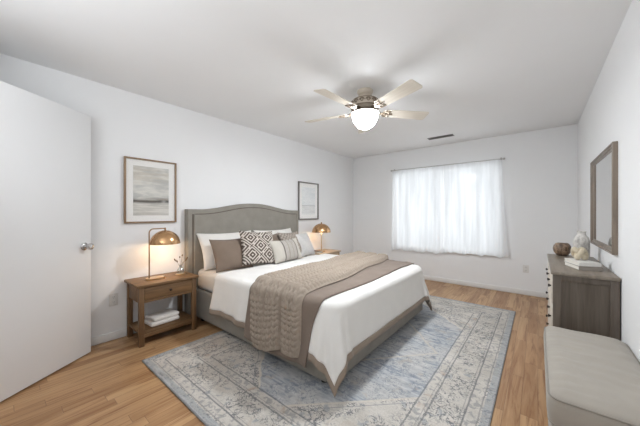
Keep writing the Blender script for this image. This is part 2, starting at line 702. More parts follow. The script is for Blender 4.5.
# ------------------------------------------------------------------ room shell
XL, XR, YF, YB, H = -3.174, 0.418, -0.92, 5.033, 2.44
T = 0.12
WX0, WX1, WZ0, WZ1 = -2.22, -0.46, 0.56, 2.03          # window opening in the back wall
FX0, FX1, FZ0, FZ1 = -2.15, 0.05, 0.9, 2.3             # opening of the unseen window added behind the camera for light

bm = bmn(); box(bm, XL - T, XR + T, YF - T, YB + T, -0.1, 0)
struct(link('floor', bm, m_floor, None, False), 'warm oak strip floor running towards the window', 'floor')
bm = bmn(); box(bm, XL - T, XR + T, YF - T, YB + T, H, H + 0.1)
struct(link('ceiling', bm, m_ceil, None, False), 'plain white ceiling over the bedroom', 'ceiling')
bm = bmn(); box(bm, XL - T, XL, YF - T, YB + T, 0, H)
struct(link('wall_left', bm, m_wall, None, False), 'white wall behind the headboard and the two pictures', 'wall')
bm = bmn(); box(bm, XR, XR + T, YF - T, YB + T, 0, H)
struct(link('wall_right', bm, m_wall, None, False), 'white wall with the mirror above the dresser', 'wall')


def holed_wall(name, y0, y1, hx0, hx1, hz0, hz1, label):
    bm = bmn()
    box(bm, XL, hx0, y0, y1, 0, H)
    box(bm, hx1, XR, y0, y1, 0, H)
    box(bm, hx0, hx1, y0, y1, 0, hz0)
    box(bm, hx0, hx1, y0, y1, hz1, H)
    return struct(link(name, bm, m_wall, None, False), label, 'wall')


holed_wall('wall_back', YB, YB + T, WX0, WX1, WZ0, WZ1, 'white far wall with the curtained window')
holed_wall('wall_front', YF - T, YF, FX0, FX1, FZ0, FZ1, 'white wall behind the camera')
bm = bmn(); box(bm, XL, -2.62, YF, -0.14, 0, H)
struct(link('wall_entry', bm, m_wall, None, False), 'short white wall the open door hangs on', 'wall')


def baseboard(name, x0, x1, y0, y1, label):
    bm = bmn()
    box(bm, x0, x1, y0, y1, 0, 0.075, 0.004)
    struct(link(name, bm, m_trim, None), label, 'baseboard')


baseboard('baseboard_left', XL, XL + 0.013, -0.14, YB, 'white baseboard along the headboard wall')
baseboard('baseboard_back', XL + 0.013, XR - 0.013, YB - 0.013, YB, 'white baseboard under the curtained window')
baseboard('baseboard_right', XR - 0.013, XR, YF, YB, 'white baseboard behind dresser and bench')


def window(name, x0, x1, z0, z1, ya, yb, label, inward):
    w = bpy.data.objects.new(name, None)
    COL.objects.link(w)
    w.location = ((x0 + x1) / 2, ya, z0)
    struct(w, label, 'window')
    hw, hh = (x1 - x0) / 2, z1 - z0
    f = 0.05
    y = (yb - ya) * 0.55

    def fr(bm):
        box(bm, -hw, -hw + f, y - 0.03, y + 0.03, 0, hh, 0.004)
        box(bm, hw - f, hw, y - 0.03, y + 0.03, 0, hh, 0.004)
        box(bm, -hw + f, hw - f, y - 0.03, y + 0.03, 0, f, 0.004)
        box(bm, -hw + f, hw - f, y - 0.03, y + 0.03, hh - f, hh, 0.004)
        box(bm, -0.03, 0.03, y - 0.025, y + 0.025, f, hh - f, 0.004)
    part('window_frame', fr, m_trim, w)
    for a, b in ((-hw + f, -0.03), (0.03, hw - f)):
        part('window_pane', lambda bm: box(bm, a, b, y - 0.003, y + 0.003, f, hh - f), m_glass, w, False)
    s = -1 if inward < 0 else 1
    yy = sorted((s * 0.035, y))
    part('window_sill', lambda bm: box(bm, -hw - 0.03, hw + 0.03, yy[0], min(yy[1], 0) if s < 0 else yy[1], -0.022, -0.002, 0.004), m_trim, w)
    return w


window('window_1', WX0, WX1, WZ0, WZ1, YB, YB + T, 'two-light white window behind the sheer curtains', -1)
window('window_added', FX0, FX1, FZ0, FZ1, YF, YF - T, 'unseen window added behind the camera to bring in light', 1)

# door standing open at the left edge of the picture
door = bpy.data.objects.new('door_1', None)
COL.objects.link(door)
door.location = (-2.575, -0.095, 0.012)
dv = Vector((-3.015 + 2.575, 0.525 + 0.095))
door.rotation_euler = (0, 0, math.atan2(dv.y, dv.x))
struct(door, 'flat white door standing open at the left with a chrome knob', 'door')
DL = dv.length
part('door_leaf', lambda bm: box(bm, 0, DL, 0, 0.036, 0, 2.055, 0.002), m_door, door)


def knob(bm):
    kx, kz = DL - 0.062, 0.925
    lathe(bm, [(0, 0.0), (0.032, 0.0), (0.033, -0.005), (0.026, -0.011), (0.012, -0.014), (0.0115, -0.034), (0.02, -0.04), (0.027, -0.05),
               (0.0285, -0.06), (0.024, -0.069), (0.012, -0.073), (0, -0.0735)], kx, 0, kz, 24, 'y')
    lathe(bm, [(0, 0.036), (0.032, 0.036), (0.033, 0.041), (0.026, 0.047), (0.012, 0.05), (0.0115, 0.07), (0.02, 0.076), (0.027, 0.086),
               (0.0285, 0.096), (0.024, 0.105), (0.012, 0.109), (0, 0.1095)], kx, 0, kz, 24, 'y')


part('door_knob', knob, m_chrome, door, label='chrome door knob')
part('latch_plate', lambda bm: box(bm, DL, DL + 0.0015, 0.006, 0.030, 0.895, 0.952, 0.0005), m_chrome, door)
for hz in (0.2, 1.02, 1.85):
    part('hinge', lambda bm: lathe(bm, [(0, 0), (0.006, 0), (0.006, 0.09), (0, 0.09)], -0.006, 0.042, hz, 10), m_chrome, door)


def outlet(loc, rz, label):
    t = thing('wall_outlet', loc, label, 'outlet', rz, None)
    # plate faces local -y
    part('cover_plate', lambda bm: box(bm, -0.036, 0.036, -0.006, 0.0, -0.058, 0.058, 0.003), m_plate, t)
    for zc in (-0.024, 0.024):
        o = part('socket', lambda bm: lathe(bm, [(0, -0.006), (0.0165, -0.006), (0.0165, -0.008), (0.0155, -0.009), (0, -0.009)], 0, 0, zc, 20, 'y'), m_plate, t)

        def slots(bm):
            for sx in (-0.006, 0.006):
                box(bm, sx - 0.0013, sx + 0.0013, -0.0096, -0.0088, zc - 0.001, zc + 0.008)
            box(bm, -0.002, 0.002, -0.0096, -0.0088, zc - 0.010, zc - 0.006)
        part('slot', slots, m_slot, o, False, label='dark contact slots')
    return t


outlet((XL, 0.72, 0.385), R(90), 'white wall outlet between the open door and the oak nightstand')
outlet((-0.14, YB, 0.39), 0, 'white wall outlet on the far wall to the right of the window')

# ceiling vent slot
t = thing('ceiling_vent', (-1.20, 4.49, H), 'narrow grey slotted air vent in the ceiling near the window', 'vent')


def vf(bm):
    L, W = 0.19, 0.055
    box(bm, -L, L, -W, -W + 0.012, -0.008, 0, 0.002)
    box(bm, -L, L, W - 0.012, W, -0.008, 0, 0.002)
    box(bm, -L, -L + 0.012, -W + 0.012, W - 0.012, -0.008, 0, 0.002)
    box(bm, L - 0.012, L, -W + 0.012, W - 0.012, -0.008, 0, 0.002)


part('vent_frame', vf, m_ventm, t)


def vs_(bm):
    for k in range(5):
        y = -0.033 + k * 0.0165
        prism(bm, [(y - 0.007, -0.0085), (y - 0.006, -0.0095), (y + 0.007, -0.0015), (y + 0.006, -0.0005)], 'x', -0.178, 0.178)


part('louvre', vs_, m_ventm, t, False)
part('vent_shade_sheet', lambda bm: box(bm, -0.178, 0.178, -0.043, 0.043, -0.0009, -0.0001), m_vent_shade, t, False, label='dark sheet for the shade inside the vent')

# ------------------------------------------------------------------ curtains
rodY = YB - 0.055
t = thing('curtain_rod', (-1.327, YB, 2.066), 'thin grey metal curtain rod above the window', 'curtain rod')
part('rod', lambda bm: tube(bm, [(-0.905, -0.055, 0), (0.905, -0.055, 0)], 0.0075, 12), m_steel, t)
for sx in (-1, 1):
    part('finial', lambda bm: lathe(bm, [(0, 0), (0.009, 0.0), (0.014, sx * 0.008), (0.016, sx * 0.018), (0.012, sx * 0.028), (0, sx * 0.032)], sx * 0.907, -0.055, 0, 16, 'x'), m_steel, t)

    def br(bm):
        box(bm, sx * 0.88 - 0.012, sx * 0.88 + 0.012, -0.004, 0, -0.03, 0.03, 0.001)
        tube(bm, [(sx * 0.88, -0.002, -0.012), (sx * 0.88, -0.05, -0.012)], 0.004, 8)
        tube(bm, [(sx * 0.88, -0.055 + 0.012 * math.cos(a), 0.012 * math.sin(a)) for a in [PI * 0.0 - k * PI / 6 for k in range(0, 7)]], 0.003, 8)
    part('bracket', br, m_steel, t)


def curtain(x0, x1, zb, flare_l, flare_r, seed, label):
    rnd = random.Random(seed)
    top = 2.052
    nu, nv = 180, 46
    bm = bmn()
    ph = [rnd.uniform(0, 6.28) for _ in range(6)]
    rows = []
    for j in range(nv + 1):
        v = j / nv
        row = []
        for i in range(nu + 1):
            u = i / nu
            x = x0 + (x1 - x0) * u
            x += v ** 1.3 * (flare_l * (1 - u) ** 2 + flare_r * u ** 3)
            amp = 0.006 + 0.016 * min(1, v * 2.2)
            f = (math.sin(u * 31 + ph[0] + 1.6 * v) + 0.6 * math.sin(u * 52 + ph[1] - 1.3 * v) + 0.8 * math.sin(u * 13 + ph[2] + 2.5 * v)) / 2.2
            y = rodY - 0.012 + amp * f - 0.012 * v
            z = top - (top - zb) * v
            z += v * 0.012 * math.sin(u * 23 + ph[3]) + v * 0.008 * math.sin(u * 51 + ph[4])
            row.append(bm.verts.new((x, y, z)))
        rows.append(row)
    for j in range(nv):
        for i in range(nu):
            bm.faces.new((rows[j][i], rows[j][i + 1], rows[j + 1][i + 1], rows[j + 1][i]))
    o = link('sheer_curtain', bm, m_sheer, None, True, 180)
    tag(o, label, 'curtain', 'white sheer curtains on the window')
    # rod pocket and bottom hem: a second layer of the same cloth
    for nm, ja, jb in (('rod_pocket', 0, 2), ('hem', nv - 2, nv)):
        b2 = bmn()
        rr = []
        me = o.data
        for j in range(ja, jb + 1):
            rr.append([b2.verts.new(me.vertices[j * (nu + 1) + i].co + Vector((0, -0.003, 0))) for i in range(nu + 1)])
        for j in range(len(rr) - 1):
            for i in range(nu):
                b2.faces.new((rr[j][i], rr[j][i + 1], rr[j + 1][i + 1], rr[j + 1][i]))
        link(nm, b2, m_sheer, o, True, 180)


curtain(-2.225, -1.281, 0.515, -0.01, 0.0, 3, 'white sheer curtain panel on the left half of the window')
curtain(-1.277, -0.43, 0.55, 0.0, 0.085, 11, 'white sheer curtain panel on the right half, flaring out past the sill')

# ------------------------------------------------------------------ rug
RX, RY = -1.3665, 2.4145
bm = bmn(); box(bm, -1.155, 1.155, -1.655, 1.655, 0.0, 0.009, 0.003)
rug = link('area_rug', bm, m_rug, None)
rug.location = (RX, RY, 0.0005)
tag(rug, 'large faded cream and blue medallion rug under the bed', 'rug')

# ------------------------------------------------------------------ bed
BY0, BY1, BX1 = 1.432, 3.265, -1.072
BC = (BY0 + BY1) / 2
bed = thing('bed', (-2.1, BC, 0.0), 'king bed with a grey-taupe upholstered arched headboard', 'bed')
bx, by = -2.1, BC


def hb_z(u):
    """headboard outline: flat shoulders and an arch between (u from -1 to 1)"""
    a = min(1.0, max(0.0, abs(u) - 0.04) / 0.80)
    s = 0.5 + 0.5 * math.cos(PI * a)
    return 1.268 + 0.088 * s


HW = 0.91
HC = 2.296 - BC     # the headboard's middle


def head_poly(inset, z0):
    hw = HW - inset
    pts = [(-hw, z0), (hw, z0)]
    n = 40
    for k in range(n + 1):
        u = 1 - 2 * k / n
        pts.append((u * hw, hb_z(u * hw / HW) - inset))
    return pts


def shift_y(bm, d):
    for v in bm.verts:
        v.co.y += d


def headboard(bm):
    prism(bm, head_poly(0, 0.04), 'x', XL + 0.005 - bx, -3.085 - bx)
    ed = [e for e in bm.edges if all(abs(v.co.x - (-3.085 - bx)) < 1e-4 for v in e.verts)]
    bmesh.ops.bevel(bm, geom=ed, offset=0.018, segments=4, profile=0.5, affect='EDGES')
    shift_y(bm, HC)


hbo = part('headboard', headboard, m_bedfab, bed)


def panel(bm):
    prism(bm, head_poly(0.062, 0.3), 'x', -3.088 - bx, -3.068 - bx)
    ed = [e for e in bm.edges if all(abs(v.co.x - (-3.068 - bx)) < 1e-4 for v in e.verts)]
    bmesh.ops.bevel(bm, geom=ed, offset=0.014, segments=3, profile=0.5, affect='EDGES')
    shift_y(bm, HC)


part('headboard_panel', panel, m_bedfab, hbo, False)


def piping(bm):
    pts = [(-3.083 - bx, p[0], p[1]) for p in head_poly(0.058, 0.3)]
    pts = [pts[1]] + pts[2:] + [pts[0]]
    tube(bm, pts, 0.0065, 8)
    shift_y(bm, HC)


part('piping', piping, m_piping, hbo, label='darker piping following the headboard arch')
for s, y0 in ((-1, BY0), (1, BY1 - 0.05)):
    part('side_rail', lambda bm: box(bm, -3.085 - bx, BX1 - 0.05 - bx, y0 - by, y0 + 0.05 - by, 0.055, 0.36, 0.012, 3), m_bedfab, bed)
part('foot_rail', lambda bm: box(bm, BX1 - 0.05 - bx, BX1 - bx, BY0 - by, BY1 - by, 0.055, 0.36, 0.012, 3), m_bedfab, bed)
part('slat_deck', lambda bm: box(bm, -3.085 - bx, BX1 - 0.05 - bx, BY0 + 0.05 - by, BY1 - 0.05 - by, 0.26, 0.34), m_piping, bed)
for lx in (-2.95, BX1 - 0.12):
    for ly in (BY0 + 0.07, BY1 - 0.07):
        zb = 0.0097 if lx > RX - 1.15 else 0.0
        part('leg', lambda bm: lathe(bm, [(0, zb), (0.022, zb), (0.03, 0.055), (0, 0.055)], lx - bx, ly - by, 0, 16), m_black, bed, label='short dark leg')

MT = 0.575
bm = bmn(); box(bm, -3.062, -1.125, 1.475, 3.225, 0.345, MT, 0.05, 5)
mat_o = link('mattress', bm, m_sheet, None)
tag(mat_o, 'thick mattress in a white fitted sheet on the bed', 'mattress')

# ------------------------------------------------------------------ draped bedding
DX1, DY0, DY1, ZT, DR = -1.038, 1.405, 3.292, 0.60, 0.06


def puff(x, y):
    return 0.010 * noise.noise(Vector((x * 2.3, y * 2.3, 1.7))) + 0.0045 * noise.noise(Vector((x * 7, y * 6, 4.2)))


RC = 0.12      # plan radius of the bed corner under the bedding


def drape(x, y, off):
    Rr = DR + off
    cx, cy0, cy1 = DX1 - DR - RC, DY0 + DR + RC, DY1 - DR - RC
    a = max(0.0, x - cx)
    bn = cy0 - y
    bf = y - cy1
    b, sg = (bn, -1) if bn > 0 else ((bf, 1) if bf > 0 else (0.0, 0))
    hyp = math.hypot(a, b)
    rho = hyp - RC
    zt = ZT + off + puff(x, y) * (1.0 if rho <= 0 else max(0, 1 - rho / 0.12))
    if rho <= 0:
        return Vector((x, y, zt))
    n = (a / hyp, sg * b / hyp)
    bxp = min(x, cx) + n[0] * RC
    byp = min(max(y, cy0), cy1) + n[1] * RC
    L = DR * PI / 2
    if rho < L:
        o = Rr * math.sin(rho / DR)
        d = Rr * (1 - math.cos(rho / DR))
    else:
        e = rho - L
        k = min(1.0, e / 0.28)
        arc = bxp * 1.0 - byp * sg * 0.8 + math.atan2(a, b + 1e-9) * 0.5
        fold = math.sin(arc * 13 + 0.6) + 0.6 * math.sin(arc * 29 + 2.0) + 0.7 * noise.noise(Vector((x * 3, y * 3, 8)))
        o = Rr + 0.10 * e + k * 0.013 * (fold + 1.2) + 0.10 * e * min(1.0, 2.5 * min(a, b) / hyp)
        d = Rr + e * (0.992 - 0.10 * min(a, b) / hyp)
    return Vector((bxp + n[0] * o, byp + n[1] * o, zt - d))


def cloth(x0, x1, y0, y1, off, step, edge=None, hfun=None):
    nx = max(2, round((x1 - x0) / step))
    ny = max(2, round((y1 - y0) / step))
    P = []
    for i in range(nx + 1):
        row = []
        for j in range(ny + 1):
            x = x0 + (x1 - x0) * i / nx
            y = y0 + (y1 - y0) * j / ny
            if edge:
                x, y = edge(x, y, i / nx, j / ny)
            row.append(drape(x, y, off + (hfun(x, y, i / nx, j / ny) if hfun else 0)))
        P.append(row)
    return P, nx, ny


def skin(bm, P, cells):
    idx = {}
    for i, j in cells:
        q = []
        for a, b in ((i, j), (i + 1, j), (i + 1, j + 1), (i, j + 1)):
            if (a, b) not in idx:
                idx[(a, b)] = bm.verts.new(P[a][b])
            q.append(idx[(a, b)])
        bm.faces.new(q)


def flip_up(o):
    """make the outside of a draped sheet face up"""
    me = o.data
    s = sum(p.normal.z * p.area for p in me.polygons)
    if s < 0:
        me.flip_normals()


def solid(o, th):
    md = o.modifiers.new('thickness', 'SOLIDIFY')
    md.thickness = th
    md.offset = -1
    return o


# duvet: head edge to beyond the foot; hangs at both sides and the foot
dx0, dx1 = -2.55, DX1 + 0.352
dy0, dy1 = DY0 - 0.352, DY1 + 0.35


def duv_edge(x, y, u, v):
    # head edge runs slightly askew and the near corner is pulled towards the head
    k = (1 - u) ** 2
    x += k * (0.03 * max(0, 0.25 - v) / 0.25)
    # the near foot corner hangs lower
    return x, y


P, nx, ny = cloth(dx0, dx1, dy0, dy1, 0.0, 0.0165, duv_edge)
hb = 3   # cells in the hem band
hem_c, main_c = [], []
for i in range(nx):
    for j in range(ny):
        (hem_c if (j < hb or j >= ny - hb or i >= nx - hb) else main_c).append((i, j))
bm = bmn(); skin(bm, P, main_c)
duvet = link('duvet', bm, m_duvet, None, True, 180)
flip_up(duvet); solid(duvet, 0.014)
tag(duvet, 'white duvet with a taupe border draped over the foot of the bed', 'duvet')
bm = bmn(); skin(bm, P, hem_c)
hem = link('hem', bm, m_hem, duvet, True, 180)
flip_up(hem); solid(hem, 0.014)
hem['label'] = 'taupe border along the duvet edge'

# taupe blanket folded across the bed


def bl_edge(x, y, u, v):
    hang = max(0.0, (DY0 - y) / 0.4)
    return x + 0.012 * math.sin(y * 5 + u * 3) + (v - 0.35) * -0.07 * (1 - u) - 0.10 * u * hang - 0.05 * u * v, y


def bl_h(x, y, u, v):
    e = min(u, 1 - u)
    return 0.006 * min(1, e / 0.05) + 0.004 * noise.noise(Vector((x * 6, y * 3, 2)))


P, nx, ny = cloth(-1.96, -1.145, DY0 - 0.42, DY1 + 0.40, 0.012, 0.0165, bl_edge, bl_h)
bm = bmn(); skin(bm, P, [(i, j) for i in range(nx) for j in range(ny)])
bl = link('blanket', bm, m_blanket, None, True, 180)
flip_up(bl); solid(bl, 0.009)
tag(bl, 'smooth taupe blanket laid across the bed beneath the knitted throw', 'blanket')

# chunky knitted throw with lengthwise folds
KW = 0.69


def kn_edge(x, y, u, v):
    dx = -0.17 * (v - 0.2) - 0.15 * v * u + 0.014 * math.sin(y * 6 + u * 2)
    hang = max(0.0, (DY0 - y) / 0.4)
    dx += 0.05 * hang * (1 - u) - 0.07 * hang * u
    y2 = y + (0.05 * u - 0.02 * math.sin(u * 7)) * (1 if v < 0.3 else 0) * min(1, hang * 2)
    return x + dx, y2


def kn_h(x, y, u, v):
    # three folded bands
    w = (u * 3) % 1.0
    foldh = 0.044 * (max(0.0, 1 - (2 * w - 1) ** 2)) ** 0.5
    valley = min(1.0, min(w, 1 - w) * 7)
    # V shaped stitches
    s = u * KW
    tt = v * 2.7
    p, q = 0.050, 0.047
    c = (s / p) % 1.0 - 0.5
    vv = (abs(c) - 0.25) / 0.25
    ph = (tt / q + 0.55 * abs(c) * 2) % 1.0
    wv = 2 * ph - 1
    st = math.sqrt(max(0.0, 1 - vv * vv)) * math.sqrt(max(0.0, 1 - wv * wv))
    e = min(1.0, min(u, 1 - u) * 14)
    return 0.008 + foldh * e + 0.025 * st * valley * min(1.0, v * 30) - 0.014 * max(0.0, 1 - v * 5)


P, nx, ny = cloth(-1.905, -1.905 + KW - 0.06, DY0 - 0.42, DY1 + 0.3, 0.017, 0.0055, kn_edge, kn_h)
bm = bmn(); skin(bm, P, [(i, j) for i in range(nx) for j in range(ny)])
kn = link('knitted_throw', bm, m_knit, None, True, 180)
flip_up(kn); solid(kn, 0.006)
tag(kn, 'chunky beige knitted throw folded lengthwise across the bed', 'throw')

# ------------------------------------------------------------------ pillows


def pillow(name, w, h, th, mat, loc, lean, yaw, label, cat, seed=0, pinch=0.075, roll=0.0, group=None):
    """local X = width, Y = up the pillow, Z = its face; origin at the middle of the lower edge"""
    n = 36
    bm = bmn()
    grid = {}
    for side in (1, -1):
        for i in range(n + 1):
            for j in range(n + 1):
                u = -1 + 2 * i / n
                v = -1 + 2 * j / n
                u = math.sin(u * PI / 2) * 0.35 + u * 0.65
                v = math.sin(v * PI / 2) * 0.35 + v * 0.65
                rim = i in (0, n) or j in (0, n)
                if rim and side == -1:
                    grid[(side, i, j)] = grid[(1, i, j)]
                    continue
                x = w / 2 * u * (1 - pinch * (1 - v * v) * abs(u))
                y = h / 2 * v * (1 - pinch * (1 - u * u) * abs(v)) + h / 2
                prof = ((1 - abs(u) ** 2.3) * (1 - abs(v) ** 2.3))
                z = side * th / 2 * max(0.0, prof) ** 0.5
                wr = noise.noise(Vector((x * 7 + seed, y * 7, side * 3.1 + seed))) * 0.010 + noise.noise(Vector((x * 18 + seed, y * 14, side * 1.3))) * 0.004
                z += wr * min(1.0, prof * 3)
                y -= 0.012 * (1 - u * u) * (v > 0.3) * (v - 0.3)
                grid[(side, i, j)] = bm.verts.new((x, y, z))
    for side in (1, -1):
        for i in range(n):
            for j in range(n):
                q = [grid[(side, i, j)], grid[(side, i + 1, j)], grid[(side, i + 1, j + 1)], grid[(side, i, j + 1)]]
                if side < 0:
                    q = q[::-1]
                bm.faces.new(q)
    o = link(name, bm, mat, None, True, 180)
    # width along world +y, face towards +x, then lean back towards -x
    M = Matrix.Translation(Vector(loc)) @ Matrix.Rotation(yaw, 4, 'Z') @ Matrix(((0, 0, 1, 0), (1, 0, 0, 0), (0, 1, 0, 0), (0, 0, 0, 1))) \
        @ Matrix.Rotation(roll, 4, 'Z') @ Matrix.Rotation(-lean, 4, 'X')
    o.matrix_world = M
    tag(o, label, cat, group)
    return o


PZ = MT + 0.004
pillow('bed_pillow', 0.74, 0.46, 0.15, m_pill_w, (-2.845, 1.83, PZ), R(27), R(-3), 'white bed pillow behind the plain taupe cushion, nearest the brass lamp', 'pillow', 1)
pillow('bed_pillow', 0.74, 0.46, 0.15, m_pill_w, (-2.845, 2.63, PZ), R(27), R(2), 'white bed pillow standing behind the speckled cushion', 'pillow', 5)
pillow('throw_cushion', 0.45, 0.40, 0.15, m_pill_t, (-2.65, 1.725, PZ), R(30), R(-6), 'plain taupe cushion leaning on the near white pillow', 'cushion', 9)
pillow('throw_cushion', 0.42, 0.40, 0.14, m_pill_t, (-2.70, 2.36, PZ), R(26), R(4), 'taupe cushion mostly hidden behind the grey banded cushion', 'cushion', 12)
pillow('throw_cushion', 0.44, 0.43, 0.15, m_geo, (-2.54, 1.985, PZ + 0.034), R(24), R(-14), 'brown and white diamond patterned cushion', 'cushion', 17, roll=R(-3))
pillow('throw_cushion', 0.44, 0.42, 0.14, m_speck, (-2.64, 2.72, PZ), R(27), R(6), 'speckled grey-brown cushion at the back of the far side', 'cushion', 23)
pillow('throw_cushion', 0.52, 0.30, 0.14, m_stripe, (-2.46, 2.39, PZ + 0.03), R(24), R(4), 'grey lumbar cushion with dark stitched bands, front of the cushions', 'cushion', 29)
pillow('bed_pillow', 0.42, 0.38, 0.14, m_pill_f, (-2.66, 2.965, PZ), R(26), R(10), 'pale grey-white pillow at the far edge of the bed', 'pillow', 31)

# ------------------------------------------------------------------ nightstands


def nightstand(loc, depth, width, height, mats, label, shelf=True):
    mh, mv = mats
    t = thing('nightstand', loc, label, 'nightstand')
    # local x: 0 at the wall .. depth at the front; y: -width/2 .. width/2
    w2 = width / 2
    part('top', lambda bm: box(bm, 0, depth + 0.015, -w2 - 0.02, w2 + 0.02, height - 0.024, height, 0.004), mh, t)
    for x0 in (0.008, depth - 0.042):
        for y0 in (-w2, w2 - 0.042):
            part('leg', lambda bm: box(bm, x0, x0 + 0.042, y0, y0 + 0.042, 0.0, height - 0.024, 0.003), mv, t)
    za, zb = height - 0.17, height - 0.026

    def case(bm):
        for y0 in (-w2 + 0.006, w2 - 0.022):
            box(bm, 0.05, depth - 0.042, y0, y0 + 0.016, za, zb, 0.001)
        box(bm, 0.012, 0.026, -w2 + 0.042, w2 - 0.042, za, zb, 0.001)
        box(bm, 0.026, depth - 0.03, -w2 + 0.022, w2 - 0.022, za, za + 0.012, 0.001)
        box(bm, depth - 0.03, depth - 0.008, -w2 + 0.042, w2 - 0.042, za - 0.0, za + 0.02, 0.001)
    part('case', case, mh, t)
    d = part('drawer', lambda bm: box(bm, depth - 0.028, depth - 0.004, -w2 + 0.045, w2 - 0.045, za + 0.023, zb - 0.004, 0.003), mh, t)
    part('knob', lambda bm: lathe(bm, [(0, -0.004), (0.005, -0.004), (0.005, 0.010), (0.011, 0.014), (0.012, 0.02), (0.007, 0.024), (0, 0.0245)],
                                  depth, 0, (za + zb) / 2 + 0.008, 16, 'x'), m_black, d, label='small dark knob')
    part('shelf', lambda bm: box(bm, 0.02, depth - 0.012, -w2 + 0.012, w2 - 0.012, 0.105, 0.127, 0.003), mh, t)
    part('shelf_rail', lambda bm: box(bm, depth - 0.034, depth - 0.01, -w2 + 0.042, w2 - 0.042, 0.075, 0.105, 0.002), mh, t)
    return t


NS = (XL + 0.016, 1.08, 0)
NH = 0.565
nightstand(NS, 0.375, 0.52, NH, (m_oak, m_oak_v), 'oak nightstand with one drawer and a low shelf, between door and bed')
NF = (XL + 0.016, 3.68, 0)
NFH = 0.55
nightstand(NF, 0.375, 0.56, NFH, (m_pale, m_pale_v), 'pale oak nightstand on the far side of the bed')


def folded(loc, w, d, h, rz, label):
    bm = bmn()
    box(bm, -d / 2, d / 2, -w / 2, w / 2, 0, h, h * 0.42, 3)
    for v in bm.verts:
        v.co.z += 0.004 * noise.noise(v.co * 14) * (v.co.z > h * 0.5)
    o = link('folded_linen', bm, m_linen, None)
    o.location = loc
    o.rotation_euler = (0, 0, rz)
    tag(o, label, 'linen')
    for k in (0.33, 0.66):
        b2 = bmn()
        tube(b2, [(d / 2 - 0.002, -w / 2 + 0.02, h * k), (d / 2 - 0.001, w / 2 - 0.02, h * k)], 0.0018, 6)
        tube(b2, [(-d / 2 + 0.02, -w / 2 + 0.001, h * k), (d / 2 - 0.02, -w / 2 + 0.001, h * k)], 0.0018, 6)
        link('fold_edge', b2, m_linen, o)
    return o


folded((NS[0] + 0.21, NS[1] - 0.015, 0.1275), 0.27, 0.20, 0.040, R(4), 'lower of two folded white linens on the nightstand shelf')
folded((NS[0] + 0.205, NS[1] - 0.005, 0.1685), 0.25, 0.185, 0.036, R(7), 'upper of two folded white linens on the nightstand shelf')


def dome_prof(r, h, n=16, th=0.0025):
    out = [(r * math.cos(a) if k < n else 0.0, h * math.sin(a)) for k, a in [(k, PI / 2 * k / n) for k in range(n + 1)]]
    return out


def lamp_light(loc, power, col=(1.0, 0.72, 0.42)):
    d = bpy.data.lights.new('bulb_light', 'POINT')
    d.energy = power
    d.color = col
    d.shadow_soft_size = 0.03
    o = bpy.data.objects.new('bulb_light', d)
    COL.objects.link(o)
    o.location = loc
    return o


def shade_parts(t, cx, cy, cz, r, h):
    o = part('lamp_shade', lambda bm: lathe(bm, dome_prof(r, h), cx, cy, cz, 40), m_brass, t)
    part('shade_lining', lambda bm: lathe(bm, dome_prof(r - 0.004, h - 0.004), cx, cy, cz, 40), m_shade_in, o, label='pale inside of the shade')
    part('bulb', lambda bm: lathe(bm, [(0, -0.032), (0.016, -0.027), (0.026, -0.012), (0.028, 0.004), (0.022, 0.022), (0.013, 0.036), (0.012, 0.05), (0, 0.05)], cx, cy, cz + 0.05, 20), m_bulb, t, label='glowing warm bulb')
    part('socket', lambda bm: lathe(bm, [(0, 0.0), (0.015, 0.0), (0.015, h - 0.105), (0, h - 0.105)], cx, cy, cz + 0.1, 16), m_brass_d, t)


# near lamp: oblong base, bent stem, dome shade
LX, LY = -2.955, 0.98
lamp = thing('table_lamp', (LX, LY, NH), 'brass dome lamp with a bent stem on the oak nightstand', 'lamp')


def lbase(bm):
    n = 40
    pts = []
    for k in range(n):
        a = 2 * PI * k / n
        c, s = math.cos(a), math.sin(a)
        e = 0.7
        pts.append((0.055 * math.copysign(abs(c) ** e, c), 0.03 + 0.085 * math.copysign(abs(s) ** e, s)))
    prism(bm, pts, 'z', 0, 0.016)
    ed = [e for e in bm.edges if all(v.co.z > 0.015 for v in e.verts)]
    bmesh.ops.bevel(bm, geom=ed, offset=0.004, segments=3, affect='EDGES')


part('base', lbase, m_brass_l, lamp)
sy0, sh = -0.025, 0.50


def stem(bm):
    pts = [(0, sy0, 0.015), (0, sy0, 0.2), (0, sy0, sh - 0.04)]
    for k in range(1, 9):
        a = PI / 2 * k / 8
        pts.append((0, sy0 + 0.04 * (1 - math.cos(a)), sh - 0.04 + 0.04 * math.sin(a)))
    pts.append((0, sy0 + 0.15, sh))
    tube(bm, pts, 0.006, 12)


part('stem', stem, m_brass_d, lamp, label='dark brass bent stem')
part('shade_stud', lambda bm: lathe(bm, [(0, -0.024), (0.007, -0.024), (0.009, -0.006), (0.006, 0.008), (0, 0.009)], 0, sy0 + 0.145, sh, 14), m_brass_d, lamp)
shade_parts(lamp, 0, sy0 + 0.145, sh - 0.157, 0.138, 0.138)
lamp_light((LX, LY + sy0 + 0.145, NH + sh - 0.152), 1.7, (1.0, 0.78, 0.54))

